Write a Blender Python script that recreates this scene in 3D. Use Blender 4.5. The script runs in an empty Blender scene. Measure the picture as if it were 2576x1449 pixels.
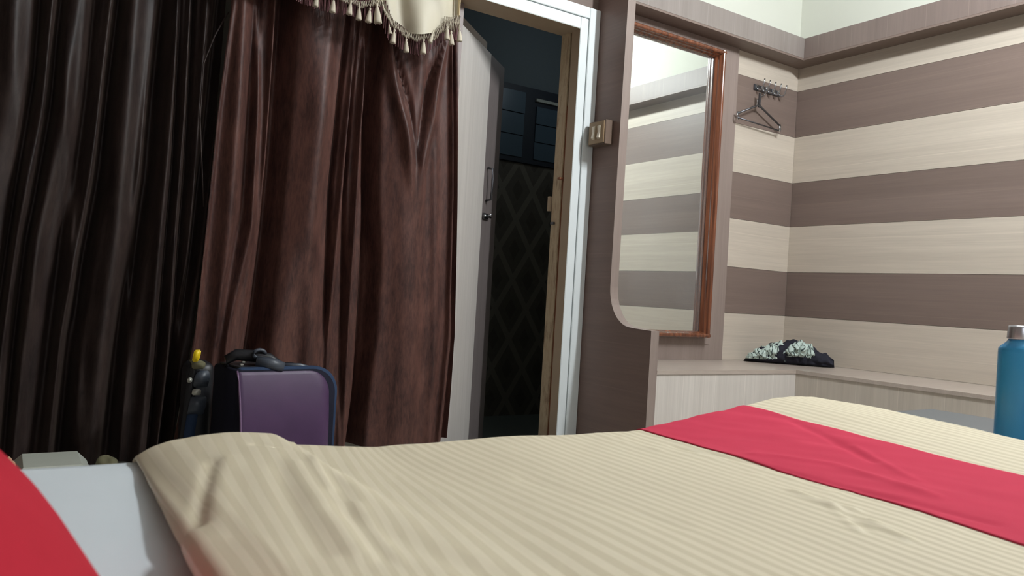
import bpy, bmesh, math, random
import numpy as np
from mathutils import Vector, Matrix, noise
random.seed(7)
S = bpy.context.scene
COL = S.collection
PI = math.pi

# ------------------------------------------------------------------ camera
IW, IH, FPX = 2576.0, 1449.0, 1955.9
YAW, PITCH, ROLL = 0.57778, 0.0088979, 0.0599668
CAMZ = 0.73
def cam_axes():
    f = np.array([math.sin(YAW)*math.cos(PITCH), math.cos(YAW)*math.cos(PITCH), math.sin(PITCH)])
    r = np.array([math.cos(YAW), -math.sin(YAW), 0.0]); u = np.cross(r, f)
    c, s = math.cos(ROLL), math.sin(ROLL)
    return c*r+s*u, -s*r+c*u, f
CR, CU, CF = cam_axes()
def ray(px, py): return CF+(px-IW/2)/FPX*CR-(py-IH/2)/FPX*CU
def onY(px, py, Y):
    d = ray(px, py); p = d*(Y/d[1]); return Vector((p[0], p[1], p[2]+CAMZ))
def onX(px, py, X):
    d = ray(px, py); p = d*(X/d[0]); return Vector((p[0], p[1], p[2]+CAMZ))
def onZ(px, py, Z):
    d = ray(px, py); p = d*((Z-CAMZ)/d[2]); return Vector((p[0], p[1], Z))

cam = bpy.data.cameras.new('camera'); co = bpy.data.objects.new('camera', cam); COL.objects.link(co)
co.matrix_world = Matrix(((CR[0], CU[0], -CF[0], 0), (CR[1], CU[1], -CF[1], 0), (CR[2], CU[2], -CF[2], CAMZ), (0, 0, 0, 1)))
cam.sensor_width = 36; cam.sensor_fit = 'HORIZONTAL'; cam.lens = 36*FPX/IW
cam.clip_start = 0.02; cam.clip_end = 50
cam.dof.use_dof = True; cam.dof.focus_distance = 3.0; cam.dof.aperture_fstop = 9.5
S.camera = co

# ------------------------------------------------------------------ world, lights, exposure
S.view_settings.view_transform = 'Standard'; S.view_settings.look = 'None'
S.view_settings.gamma = 1.0; S.view_settings.use_curve_mapping = False
S.view_settings.exposure = 0.45
w = bpy.data.worlds.new('world'); S.world = w; w.use_nodes = True
w.node_tree.nodes['Background'].inputs[0].default_value = (0.55, 0.62, 0.7, 1)
w.node_tree.nodes['Background'].inputs[1].default_value = 0.08
def area(name, loc, target, sx, sy, power, colr):
    l = bpy.data.lights.new(name, 'AREA'); l.shape = 'RECTANGLE'; l.size = sx; l.size_y = sy
    l.energy = power; l.color = colr
    o = bpy.data.objects.new(name, l); COL.objects.link(o); o.location = loc
    d = Vector(target)-Vector(loc); o.rotation_euler = d.to_track_quat('-Z', 'Y').to_euler()
    return o
# the ceiling tube lamp (a fixture mesh stands at the same place)
TUBE = Vector((2.75, 0.8, 2.86)); TDIR = Vector((.185, -.983, 0))
for i in range(5):
    l = bpy.data.lights.new('ceiling_tube_light', 'POINT'); l.energy = 34; l.color = (0.92, 0.97, 1.0); l.shadow_soft_size = .03
    o = bpy.data.objects.new('ceiling_tube_light', l); COL.objects.link(o); o.location = TUBE+TDIR*(-.48+.24*i)+Vector((0, 0, -.04))
# added fill light behind the camera; the window is made up
area('rear_fill', (0.9, -1.52, 1.6), (0.9, 0, 1.35), 1.3, 1.1, 9, (0.92, 0.97, 1.0))
# added unseen lamp that brightens the dark bathroom
l = bpy.data.lights.new('bathroom_fill', 'POINT'); l.energy = 1.6; l.color = (.8, .92, 1.0); l.shadow_soft_size = .12
o = bpy.data.objects.new('bathroom_fill', l); COL.objects.link(o); o.location = (3.1, 3.75, 2.35)

# ------------------------------------------------------------------ materials
def srgb(r, g, b):
    f = lambda c: (c/255/12.92 if c/255 <= .04045 else ((c/255+.055)/1.055)**2.4)
    return (f(r), f(g), f(b), 1)
class N:
    def __init__(s, name):
        s.m = bpy.data.materials.new(name); s.m.use_nodes = True; s.t = s.m.node_tree
        s.b = s.t.nodes['Principled BSDF']
    def n(s, ty, **k):
        x = s.t.nodes.new(ty)
        for a, v in k.items():
            if a.startswith('i_'):
                key = a[2:]; key = int(key) if key.isdigit() else key.replace('_', ' ')
                x.inputs[key].default_value = v
            else: setattr(x, a, v)
        return x
    def l(s, a, b): s.t.links.new(a, b)
    def mix(s, fac, a, b, mode='MIX'):
        x = s.n('ShaderNodeMix', data_type='RGBA', blend_type=mode)
        for i, v in ((0, fac), (6, a), (7, b)):
            if hasattr(v, 'links'): s.l(v, x.inputs[i])
            else: x.inputs[i].default_value = v
        return x.outputs[2]
    def math(s, op, a, b=None):
        x = s.n('ShaderNodeMath', operation=op)
        for i, v in enumerate((a, b)):
            if v is None: continue
            if hasattr(v, 'links'): s.l(v, x.inputs[i])
            else: x.inputs[i].default_value = v
        return x.outputs[0]
    def bump(s, h, st=.2, d=.002):
        x = s.n('ShaderNodeBump'); x.inputs['Strength'].default_value = st; x.inputs['Distance'].default_value = d
        s.l(h, x.inputs['Height']); s.l(x.outputs[0], s.b.inputs['Normal'])
    def pos(s, scale):
        g = s.n('ShaderNodeNewGeometry'); m = s.n('ShaderNodeMapping'); m.inputs['Scale'].default_value = scale
        s.l(g.outputs['Position'], m.inputs['Vector']); return m.outputs[0]
    def noise(s, vec, sc=5, det=4, rough=.5):
        x = s.n('ShaderNodeTexNoise'); x.inputs['Scale'].default_value = sc; x.inputs['Detail'].default_value = det
        x.inputs['Roughness'].default_value = rough
        if vec is not None: s.l(vec, x.inputs['Vector'])
        return x.outputs[0]
    def ramp(s, f, stops):
        x = s.n('ShaderNodeValToRGB'); e = x.color_ramp.elements
        while len(e) < len(stops): e.new(.5)
        for i, (p, c) in enumerate(stops):
            e[i].position = p; e[i].color = c
        s.l(f, x.inputs[0]); return x.outputs[0]
def plain(name, c, rough=.5, metal=0., spec=.5, var=0., scale=30):
    k = N(name); k.b.inputs['Roughness'].default_value = rough; k.b.inputs['Metallic'].default_value = metal
    k.b.inputs['Specular IOR Level'].default_value = spec
    n = k.noise(k.pos((1, 1, 1)), scale, 4)
    d = 1-max(var, .03)
    c2 = (c[0]*d, c[1]*d, c[2]*d, 1)
    k.l(k.mix(n, c, c2), k.b.inputs['Base Color'])
    return k.m
def laminate(name, c, grain, lineaxis, rough=.42, spec=.35, lines=1.0):
    """wood-print laminate; grain = position scale (low along the grain, high across)"""
    k = N(name); k.b.inputs['Roughness'].default_value = rough; k.b.inputs['Specular IOR Level'].default_value = spec
    n1 = k.noise(k.pos(grain), 1.0, 6, .65)
    n2 = k.noise(k.pos(tuple(g*.22 for g in grain)), 1.0, 3, .5)
    n3 = k.noise(k.pos(tuple(g*3 for g in grain)), 1.0, 2, .5)
    dark = tuple(x*.92 for x in c[:3])+(1,); light = tuple(min(1, x*1.05) for x in c[:3])+(1,)
    a = k.ramp(n1, [(.3, dark), (.7, light)])
    b = k.ramp(n2, [(.3, (.94, .935, .93, 1)), (.7, (1.05, 1.05, 1.05, 1))])
    cc = k.mix(1.0, a, b, 'MULTIPLY')
    d = k.ramp(n3, [(.35, (.97, .97, .97, 1)), (.65, (1.025, 1.025, 1.025, 1))])
    cc = k.mix(1.0, cc, d, 'MULTIPLY')
    # the pale pinstripe of the print, once every 21 cm
    sep = k.n('ShaderNodeSeparateXYZ'); k.l(k.pos((1, 1, 1)), sep.inputs[0])
    ax = sep.outputs[lineaxis]
    fr = k.math('FRACT', k.math('DIVIDE', ax, .213))
    ln = k.math('LESS_THAN', k.math('ABSOLUTE', k.math('SUBTRACT', fr, .5)), .009)
    lf = k.math('MULTIPLY', ln, .35*lines)
    cc = k.mix(lf, cc, tuple(min(1, x*1.35+.03) for x in c[:3])+(1,))
    k.l(cc, k.b.inputs['Base Color']); k.bump(n1, .06, .001)
    return k.m
LIGHT = srgb(196, 185, 171); DARK = srgb(121, 105, 97); TAUPE = srgb(142, 127, 120)
M = {}
M['light_h_b'] = laminate('pale_laminate_grain_along_x', LIGHT, (1.5, 60, 60), 2, lines=.6)
M['light_h_r'] = laminate('pale_laminate_grain_along_y', LIGHT, (60, 1.5, 60), 2, lines=.6)
M['dark_h_b'] = laminate('brown_laminate_grain_along_x', DARK, (1.5, 60, 60), 2, lines=.5)
M['dark_h_r'] = laminate('brown_laminate_grain_along_y', DARK, (60, 1.5, 60), 2, lines=.5)
M['dark_v'] = laminate('brown_laminate_upright_grain', DARK, (60, 60, 1.5), 0)
M['board'] = laminate('brown_board_laminate', srgb(124, 103, 95), (60, 1.5, 40), 2, lines=.5)
M['taupe_v'] = laminate('taupe_laminate_upright_grain', TAUPE, (70, 70, 1.5), 0, lines=.2)
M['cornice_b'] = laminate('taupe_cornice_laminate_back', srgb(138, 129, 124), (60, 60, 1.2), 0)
M['cornice_r'] = laminate('taupe_cornice_laminate_right_shaded', srgb(125, 111, 105), (60, 60, 1.2), 1)  # same cornice laminate, darker: the right wall's weaker light is put into the colour
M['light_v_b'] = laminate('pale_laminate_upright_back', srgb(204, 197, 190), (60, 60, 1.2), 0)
M['light_v_r'] = laminate('pale_laminate_upright_right_shaded', srgb(188, 178, 166), (60, 60, 1.2), 1)  # ledge laminate tinted darker and warmer, painting in the right side's light
M['ledge_top'] = laminate('pale_laminate_ledge_top', srgb(176, 163, 153), (3, 60, 60), 1, rough=.3, lines=.2)
M['leaf'] = laminate('pale_door_laminate', srgb(196, 190, 184), (60, 60, 1.0), 0, rough=.5, lines=.4)
M['side_strip'] = laminate('shaded_door_laminate', srgb(112, 103, 101), (60, 60, 1.0), 0, rough=.6, lines=.3)  # darker copy of the leaf laminate: the jamb's shadow painted in
M['plaster'] = plain('cream_wall_paint', srgb(211, 212, 201), .75, spec=.2, var=.05, scale=6)
M['white_paint'] = plain('white_gloss_paint', srgb(230, 236, 236), .35, var=.05, scale=12)
M['groove'] = plain('dark_joint', srgb(90, 92, 90), .8)
M['tan_wood'] = plain('tan_frame_paint', srgb(165, 145, 122), .55, var=.15, scale=14)
M['red_brown'] = plain('red_brown_rebate_paint', srgb(128, 74, 44), .5, var=.2)
M['steel'] = plain('chrome_steel', (.55, .56, .58, 1), .22, metal=1)
M['dark_steel'] = plain('dark_steel', (.13, .13, .14, 1), .35, metal=.9)
M['black_plastic'] = plain('black_plastic', srgb(30, 31, 36), .45, var=.1)
M['grey_plastic'] = plain('slate_grey_plastic', srgb(66, 72, 82), .42, var=.1)
M['silver'] = plain('silver_buckle', srgb(190, 190, 180), .35, metal=.4)
M['yellow'] = plain('yellow_tag_plastic', srgb(240, 205, 20), .45)
M['tile_floor'] = plain('pale_floor_tile', srgb(190, 186, 176), .3, var=.1, scale=4)
M['ivory'] = plain('ivory_switch_plastic', srgb(228, 218, 200), .35)
M['box'] = plain('pale_grey_plastic', srgb(196, 200, 188), .6, var=.08)
M['olive'] = plain('olive_cloth', srgb(120, 116, 88), .9, var=.2)
M['beige'] = plain('beige_cloth', srgb(205, 186, 150), .9, var=.1)
M['table_grey'] = plain('grey_table_top', srgb(96, 97, 98), .6, var=.06, scale=9)
M['sheet'] = plain('white_sheet_cotton', srgb(220, 228, 233), .9, spec=.1, var=.06, scale=9)
M['ceiling'] = plain('white_ceiling_paint', srgb(205, 205, 200), .85)

M['cap'] = plain('brushed_silver_cap', srgb(196, 196, 202), .3, metal=.8)
def m_marble():
    k = N('marbled_jamb_board'); k.b.inputs['Roughness'].default_value = .5
    n = k.noise(k.pos((6, 20, 4)), 1.6, 6, .7)
    k.l(k.ramp(n, [(.35, srgb(128, 104, 80)), (.5, srgb(176, 158, 130)), (.65, srgb(160, 138, 110))]), k.b.inputs['Base Color']); return k.m
M['marble'] = m_marble()
def m_wood():
    k = N('polished_orange_brown_wood'); k.b.inputs['Roughness'].default_value = .22; k.b.inputs['Coat Weight'].default_value = .6
    n = k.noise(k.pos((40, 40, 2)), 1.5, 5, .6)
    k.l(k.ramp(n, [(.3, srgb(74, 40, 27)), (.7, srgb(136, 82, 56))]), k.b.inputs['Base Color']); return k.m
M['wood'] = m_wood()
def m_mirror():
    k = N('dusty_mirror_glass'); k.b.inputs['Metallic'].default_value = 1; k.b.inputs['Roughness'].default_value = .015
    k.b.inputs['Base Color'].default_value = (.80, .84, .80, 1)
    d = k.n('ShaderNodeBsdfDiffuse'); d.inputs[0].default_value = (.62, .66, .68, 1)
    n = k.noise(k.pos((1, 1, 1)), 1.6, 3, .5)
    f = k.ramp(n, [(.35, (.05, .05, .05, 1)), (.72, (.15, .15, .15, 1))])
    mx = k.n('ShaderNodeMixShader'); k.l(f, mx.inputs[0]); k.l(k.b.outputs[0], mx.inputs[1]); k.l(d.outputs[0], mx.inputs[2])
    k.l(mx.outputs[0], k.t.nodes['Material Output'].inputs[0]); return k.m
M['mirror'] = m_mirror()
def m_velvet(name, c1, c2, sheen, tint, flecks=.5):
    k = N(name); k.b.inputs['Roughness'].default_value = .5; k.b.inputs['Specular IOR Level'].default_value = .25
    k.b.inputs['Sheen Weight'].default_value = sheen; k.b.inputs['Sheen Roughness'].default_value = .35
    k.b.inputs['Sheen Tint'].default_value = tint
    n = k.noise(k.pos((150, 150, 26)), 1.0, 4, .7)
    n2 = k.noise(k.pos((16, 16, 5)), 1.0, 4, .6)
    mm = k.math('ADD', k.math('MULTIPLY', n, flecks), k.math('MULTIPLY', n2, 1-flecks))
    k.l(k.ramp(mm, [(.36, c1), (.66, c2)]), k.b.inputs['Base Color'])
    k.bump(n, .15, .001); return k.m
M['velvet_l'] = m_velvet('dark_brown_crushed_velvet', srgb(34, 25, 24), srgb(62, 50, 46), .22, (.42, .33, .27, 1), .4)
M['velvet_r'] = m_velvet('red_brown_crushed_velvet', srgb(50, 31, 29), srgb(100, 67, 59), .35, (.50, .34, .30, 1), .45)
M['fringe'] = plain('burgundy_cord', srgb(104, 66, 68), .8, var=.2)
M['swag'] = plain('cream_swag_satin', srgb(205, 197, 176), .55, var=.08, scale=20)
M['cord'] = plain('cream_cord', srgb(208, 198, 178), .8, var=.15, scale=60)
def m_blanket():
    k = N('cream_satin_striped_blanket'); k.b.inputs['Specular IOR Level'].default_value = .2
    uv = k.n('ShaderNodeUVMap'); uv.uv_map = 'UVMap'
    sep = k.n('ShaderNodeSeparateXYZ'); k.l(uv.outputs[0], sep.inputs[0])
    fr = k.math('FRACT', k.math('DIVIDE', sep.outputs[0], .0195))
    tri = k.math('ABSOLUTE', k.math('SUBTRACT', fr, .5))
    st = k.ramp(tri, [(.22, (0, 0, 0, 1)), (.28, (1, 1, 1, 1))])
    c = k.mix(st, srgb(228, 217, 192), srgb(211, 200, 174))
    n = k.noise(k.pos((1, 1, 1)), 3, 4)
    c = k.mix(k.math('MULTIPLY', n, .22), c, srgb(196, 182, 156))
    k.l(c, k.b.inputs['Base Color'])
    rr = k.n('ShaderNodeMapRange'); k.l(st, rr.inputs[0]); rr.inputs[3].default_value = .5; rr.inputs[4].default_value = .85
    k.l(rr.outputs[0], k.b.inputs['Roughness'])
    wv = k.noise(k.pos((1, 1, 1)), 900, 2); k.bump(wv, .15, .0005)
    return k.m
M['blanket'] = m_blanket()
def m_cloth(name, c, c2, sc=700, st=.2):
    k = N(name); k.b.inputs['Roughness'].default_value = .85; k.b.inputs['Specular IOR Level'].default_value = .15
    n = k.noise(k.pos((1, 1, 1)), 14, 5); k.l(k.mix(n, c, c2), k.b.inputs['Base Color'])
    k.bump(k.noise(k.pos((1, 1, 1)), sc, 2), st, .0005); return k.m
M['red'] = m_cloth('crimson_cotton', srgb(208, 62, 88), srgb(196, 54, 80))
M['red_pillow'] = m_cloth('deep_red_cotton', srgb(186, 40, 58), srgb(172, 34, 50))
M['black_cloth'] = m_cloth('black_cloth', srgb(46, 46, 56), srgb(34, 34, 42), 300)
M['purple'] = m_cloth('purple_nylon', srgb(78, 52, 86), srgb(64, 43, 74), 500, .1); M['purple'].node_tree.nodes['Principled BSDF'].inputs['Roughness'].default_value = .45
M['purple'].node_tree.nodes['Principled BSDF'].inputs['Specular IOR Level'].default_value = .35
M['navy'] = m_cloth('navy_zip_tape', srgb(50, 66, 92), srgb(40, 54, 78), 400)
M['navy_dark'] = m_cloth('blue_black_nylon', srgb(32, 32, 46), srgb(26, 26, 38), 400)
def m_striped_cloth():
    k = N('mint_cloth_with_black_pinstripes'); k.b.inputs['Roughness'].default_value = .8
    uv = k.n('ShaderNodeUVMap'); uv.uv_map = 'UVMap'
    sep = k.n('ShaderNodeSeparateXYZ'); k.l(uv.outputs[0], sep.inputs[0])
    wob = k.math('MULTIPLY', k.noise(k.pos((1, 1, 1)), 25, 3), .5)
    fr = k.math('FRACT', k.math('ADD', k.math('MULTIPLY', sep.outputs[0], 13), wob))
    f = k.math('LESS_THAN', fr, .16)
    k.l(k.mix(f, srgb(188, 204, 196), srgb(58, 70, 68)), k.b.inputs['Base Color']); return k.m
M['mint'] = m_striped_cloth()
def m_bottle():
    k = N('translucent_blue_plastic'); k.b.inputs['Base Color'].default_value = srgb(20, 110, 190)
    k.b.inputs['Roughness'].default_value = .22; k.b.inputs['Transmission Weight'].default_value = .1; k.b.inputs['IOR'].default_value = 1.35
    n = k.noise(k.pos((3, 3, 2)), 3, 2); k.l(k.mix(n, srgb(36, 138, 215), srgb(86, 176, 212)), k.b.inputs['Base Color']); return k.m
M['bottle'] = m_bottle()
def m_tiles():
    k = N('dark_diamond_print_wall_tile'); k.b.inputs['Roughness'].default_value = .45
    sep = k.n('ShaderNodeSeparateXYZ'); k.l(k.pos((1, 1, 1)), sep.inputs[0])
    u = k.math('DIVIDE', sep.outputs[0], .26); v = k.math('DIVIDE', sep.outputs[2], .42)
    a = k.math('ABSOLUTE', k.math('SUBTRACT', k.math('FRACT', k.math('ADD', u, v)), .5))
    b = k.math('ABSOLUTE', k.math('SUBTRACT', k.math('FRACT', k.math('SUBTRACT', u, v)), .5))
    band = k.math('LESS_THAN', k.math('MINIMUM', a, b), .09)
    inner = k.math('GREATER_THAN', k.math('MINIMUM', a, b), .32)
    n = k.noise(k.pos((1, 1, 1)), 30, 4)
    base = k.mix(n, srgb(84, 79, 70), srgb(104, 98, 88))
    c = k.mix(k.math('MULTIPLY', band, .55), base, srgb(136, 130, 118))
    c = k.mix(k.math('MULTIPLY', inner, .35), c, srgb(48, 45, 40))
    k.l(c, k.b.inputs['Base Color']); return k.m
M['tiles'] = m_tiles()
M['bath_plaster'] = plain('dim_blue_grey_plaster', srgb(112, 122, 126), .8, var=.1)
M['bath_floor'] = plain('grey_green_bathroom_floor', srgb(120, 128, 122), .4, var=.1)
M['blue_pane'] = plain('frosted_blue_pane', srgb(88, 108, 122), .3, var=.25, scale=4)
M['blue_frame'] = plain('dark_blue_window_frame', srgb(46, 52, 62), .5)
def m_emit(name, c, s):
    k = N(name); k.b.inputs['Emission Color'].default_value = c; k.b.inputs['Emission Strength'].default_value = s; return k.m
M['tube'] = m_emit('lit_fluorescent_tube', (.93, 1, .97, 1), 6)

# ------------------------------------------------------------------ mesh helpers
def link(name, me, mat, parent=None, smooth=False):
    o = bpy.data.objects.new(name, me); COL.objects.link(o)
    if mat is not None: me.materials.append(mat)
    if smooth:
        for p in me.polygons: p.use_smooth = True
    if parent is not None: o.parent = parent
    return o
def frombm(name, bm, mat, parent=None, smooth=False):
    me = bpy.data.meshes.new(name); bm.normal_update(); bm.to_mesh(me); bm.free(); return link(name, me, mat, parent, smooth)
def frompy(name, vs, fs, mat, parent=None, smooth=True):
    me = bpy.data.meshes.new(name); me.from_pydata([tuple(v) for v in vs], [], fs); me.update(); return link(name, me, mat, parent, smooth)
def addbox(bm, a, b, bev=0., mtx=None):
    r = bmesh.ops.create_cube(bm, size=1); vs = r['verts']
    for v in vs:
        v.co = Vector([(a[i]+b[i])/2+v.co[i]*(b[i]-a[i]) for i in range(3)])
    if bev > 0:
        es = list({e for v in vs for e in v.link_edges})
        rr = bmesh.ops.bevel(bm, geom=es, offset=bev, segments=2, affect='EDGES')
        vs = list({v for f in rr['faces'] for v in f.verts} | {v for v in vs if v.is_valid})
    if mtx is not None:
        allv = set(vs)
        for v in list(allv):
            for f in v.link_faces: allv |= set(f.verts)
        for v in allv: v.co = mtx @ v.co
def box(name, a, b, mat, parent=None, bev=0., mtx=None):
    bm = bmesh.new(); addbox(bm, a, b, bev)
    if mtx is not None: bm.transform(mtx)
    return frombm(name, bm, mat, parent)
def addtube(bm, pts, r, seg=8, caps=True):
    pts = [Vector(p) for p in pts]; rings = []
    for i, p in enumerate(pts):
        t = (pts[min(i+1, len(pts)-1)]-pts[max(i-1, 0)]).normalized()
        up = Vector((0, 0, 1)) if abs(t.z) < .9 else Vector((1, 0, 0))
        a = t.cross(up).normalized(); b = t.cross(a).normalized()
        rr = r[i] if isinstance(r, (list, tuple)) else r
        rings.append([bm.verts.new(p+rr*(math.cos(2*PI*k/seg)*a+math.sin(2*PI*k/seg)*b)) for k in range(seg)])
    for i in range(len(rings)-1):
        for k in range(seg):
            bm.faces.new((rings[i][k], rings[i][(k+1) % seg], rings[i+1][(k+1) % seg], rings[i+1][k]))
    if caps:
        bm.faces.new(rings[0]); bm.faces.new(list(reversed(rings[-1])))
def tube(name, pts, r, mat, parent=None, seg=8):
    bm = bmesh.new(); addtube(bm, pts, r, seg); bmesh.ops.recalc_face_normals(bm, faces=bm.faces); return frombm(name, bm, mat, parent, True)
def prism(name, outline, axis, a, b, mat, parent=None, bev=0.):
    """extrude a 2D outline along axis from a to b; outline in the two other axes, in order"""
    bm = bmesh.new(); oth = [i for i in range(3) if i != axis]
    def P(q, t):
        v = [0, 0, 0]; v[oth[0]] = q[0]; v[oth[1]] = q[1]; v[axis] = t; return bm.verts.new(v)
    A = [P(q, a) for q in outline]; B = [P(q, b) for q in outline]
    bm.faces.new(A); bm.faces.new(list(reversed(B)))
    n = len(outline)
    for i in range(n): bm.faces.new((A[i], B[i], B[(i+1) % n], A[(i+1) % n]))
    bmesh.ops.recalc_face_normals(bm, faces=bm.faces)
    return frombm(name, bm, mat, parent)
def empty(name, loc): 
    o = bpy.data.objects.new(name, None); COL.objects.link(o); o.location = loc; return o
def tag(o, label=None, cat=None, group=None, kind=None):
    if label: o['label'] = label
    if cat: o['category'] = cat
    if group: o['group'] = group
    if kind: o['kind'] = kind
    return o
def rel(o, root):
    """keep world placement when put under an empty"""
    o.parent = root; o.location = o.location-root.location; return o
def gridmesh(name, nu, nv, fn, mat, parent=None, uvfn=None, close_u=False):
    vs = [fn(i/(nu-1), j/(nv-1)) for j in range(nv) for i in range(nu)]
    fs = [(j*nu+i, j*nu+i+1, (j+1)*nu+i+1, (j+1)*nu+i) for j in range(nv-1) for i in range(nu-1)]
    o = frompy(name, vs, fs, mat, parent)
    if uvfn:
        uvl = o.data.uv_layers.new(name='UVMap')
        uvs = [uvfn(i/(nu-1), j/(nv-1)) for j in range(nv) for i in range(nu)]
        for lp in o.data.loops: uvl.data[lp.index].uv = uvs[lp.vertex_index]
    return o
def sstep(a, b, x):
    t = max(0., min(1., (x-a)/(b-a))); return t*t*(3-2*t)
def nz(x, y=0., z=0.): return noise.noise(Vector((x, y, z)))

# ------------------------------------------------------------------ room
YB, XR, XL, YF, ZC = 3.1, 4.042, -1.25, -1.6, 3.0
DZ = [2.091, 1.806, 1.522, 1.252, .971, .701, .428]
tag(box('floor', (XL, YF, -.06), (XR+.1, YB, 0), M['tile_floor']), kind='structure')
tag(box('ceiling', (XL-.1, YF-.1, ZC), (XR+.12, YB+.1, ZC+.08), M['ceiling']), kind='structure')
tag(box('wall_left', (XL-.1, YF-.1, -.06), (XL, YB+.1, ZC), M['dark_v']), kind='structure')
# front wall (behind the camera) with a made-up window opening at the added fill light
bm = bmesh.new()
addbox(bm, (XL, YF-.1, -.06), (.2, YF, ZC)); addbox(bm, (1.6, YF-.1, -.06), (XR+.1, YF, ZC))
addbox(bm, (.2, YF-.1, -.06), (1.6, YF, 1.0)); addbox(bm, (.2, YF-.1, 2.2), (1.6, YF, ZC))
tag(frombm('wall_front', bm, M['taupe_v']), kind='structure')
# right wall with its striped laminate panels
wr = tag(box('wall_right', (XR+.012, YF-.1, -.06), (XR+.1, YB+.1, ZC), M['plaster']), kind='structure')
zt = 2.30
for i, zb in enumerate(DZ+[.0]):
    mat = M['light_h_r'] if i % 2 == 0 else M['dark_h_r']
    box('panel', (XR, YF, zb+.0008), (XR+.0119, YB-.0005, zt-.0008), mat, wr); zt = zb
# back wall with the door opening, brown panels round the door and the striped panels by the corner
bm = bmesh.new()
DL, DR, DT = 1.605, 2.32, 2.07
addbox(bm, (XL, YB+.012, -.06), (DL, YB+.1, ZC)); addbox(bm, (DR+.02, YB+.012, -.06), (XR+.1, YB+.1, ZC)); addbox(bm, (DL, YB+.012, DT+.02), (DR+.02, YB+.1, ZC))
wb = tag(frombm('wall_back', bm, M['plaster']), kind='structure')
zt = 2.30
for i, zb in enumerate(DZ+[.0]):
    mat = M['light_h_b'] if i % 2 == 0 else M['dark_h_b']
    box('panel', (3.484, YB, zb+.0008), (XR-.0005, YB+.0119, zt-.0008), mat, wb); zt = zb
box('panel', (1.2, YB, DT+.1), (2.46, YB+.0119, 2.7), M['dark_h_b'], wb)
# cornice shelf boards over both walls
CB, CT, CO = 2.243, 2.362, .13
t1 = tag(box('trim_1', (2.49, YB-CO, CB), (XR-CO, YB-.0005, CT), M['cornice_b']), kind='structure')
box('shaded_underside', (2.49, YB-CO+.001, CB-.012), (XR-CO, YB-.0005, CB-.0002), M['dark_h_b'], t1)  # dark board gives the cornice bottom its shade by colour
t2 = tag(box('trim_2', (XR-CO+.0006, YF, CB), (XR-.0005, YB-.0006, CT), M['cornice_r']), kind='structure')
box('shaded_underside', (XR-CO+.0012, YF, CB-.012), (XR-.0005, YB-.0006, CB-.0002), M['dark_h_r'], t2)  # right cornice likewise: shade painted in with darker laminate
# door casing, lining and lintel
t3 = empty('trim_3', (2.38, YB, 0)); tag(t3, kind='structure')
def tp(o): return rel(o, t3)
y0 = YB-.022
tp(box('casing_board', (2.372, y0-.006, 0), (2.438, YB+.011, 2.185), M['white_paint'], bev=.002))
tp(box('casing_board', (2.321, y0, 0), (2.369, YB+.011, 2.128), M['white_paint'], bev=.002))
tp(box('casing_joint', (2.3685, YB-.008, 0), (2.3725, YB+.011, 2.13), M['groove']))
tp(box('casing_board', (1.54, y0-.006, 2.131), (2.3715, YB+.011, 2.185), M['white_paint'], bev=.002))
tp(box('casing_board', (1.556, y0, DT+.001), (2.3205, YB+.011, 2.127), M['white_paint'], bev=.002))
tp(box('casing_joint', (1.556, YB-.008, 2.1265), (2.369, YB+.011, 2.1315), M['groove']))
tp(box('casing_board', (1.54, y0-.006, 0), (1.604, YB+.011, 2.130), M['white_paint'], bev=.002))
tp(box('jamb_board', (2.3205, YB-.018, 0), (2.335, YB+.045, DT), M['tan_wood']))
tp(box('jamb_rebate', (2.326, YB+.045, 0), (2.3355, YB+.062, 1.70), M['red_brown']))
tp(box('jamb_board', (2.319, YB+.062, 0), (2.3355, YB+.13, DT), M['marble']))
tp(box('lintel', (DL, YB-.018, DT), (2.3355, YB+.13, DT+.018), M['tan_wood']))
tp(box('jamb_board', (DL-.01, YB+.012, 0), (DL+.01, YB+.08, DT), M['tan_wood']))
tp(box('jamb_board', (DL-.01, YB+.08, 0), (1.715, YB+.105, DT-.002), laminate('brown_jamb_laminate', srgb(126, 110, 104), (60, 60, 1.5), 0)))
tp(box('strike_plate', (2.308, YB+.135, 1.17), (2.322, YB+.155, 1.245), M['tan_wood']))
tp(box('latch_bracket', (2.30, YB+.05, 1.325), (2.3262, YB+.07, 1.335), M['red_brown']))
tp(box('latch_bracket', (2.308, YB+.095, 1.10), (2.3205, YB+.12, 1.112), M['dark_steel']))
# tan reveal board behind the leaf's top
pA = onY(1166, 21, 3.235); pB = onY(1246, 91, 3.235)
# ------------------------------------------------------------------ door leaf
hx, hy = 1.722, 3.225
e = Vector((2.275, 3.70, 0)); d = Vector((e.x-hx, e.y-hy, 0)); L = d.length; ang = math.atan2(d.y, d.x)
door = empty('door_1', (hx, hy, 0)); door.rotation_euler.z = ang; tag(door, kind='structure')
split = L*.66
box('panel', (0, -.002, -.11), (split-.0008, .034, 1.995), M['leaf'], door)
box('side_strip', (split, 0, -.11), (L, .034, 1.995), M['side_strip'], door)  # strip standing where the jamb's shadow falls, shade put into its colour
box('top_board', (0.0, .036, 1.2), (split+.03, .05, 2.068), M['tan_wood'], door)
hd = empty('handle', (0, 0, 0)); hd.parent = door
bpy.data.objects.remove(hd)
tube('handle', [(split+.05, -.004, 1.40), (split+.05, -.03, 1.395), (split+.047, -.034, 1.34), (split+.05, -.034, 1.28), (split+.05, -.03, 1.23), (split+.05, -.004, 1.225)], .006, M['dark_steel'], door)
bolt = box('tower_bolt', (split+.012, -.012, 1.125), (split+.085, -.001, 1.155), M['dark_steel'], door)
tube('bolt_rod', [(split+.0, -.018, 1.14), (split+.10, -.018, 1.14)], .006, M['steel'], bolt)
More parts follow.
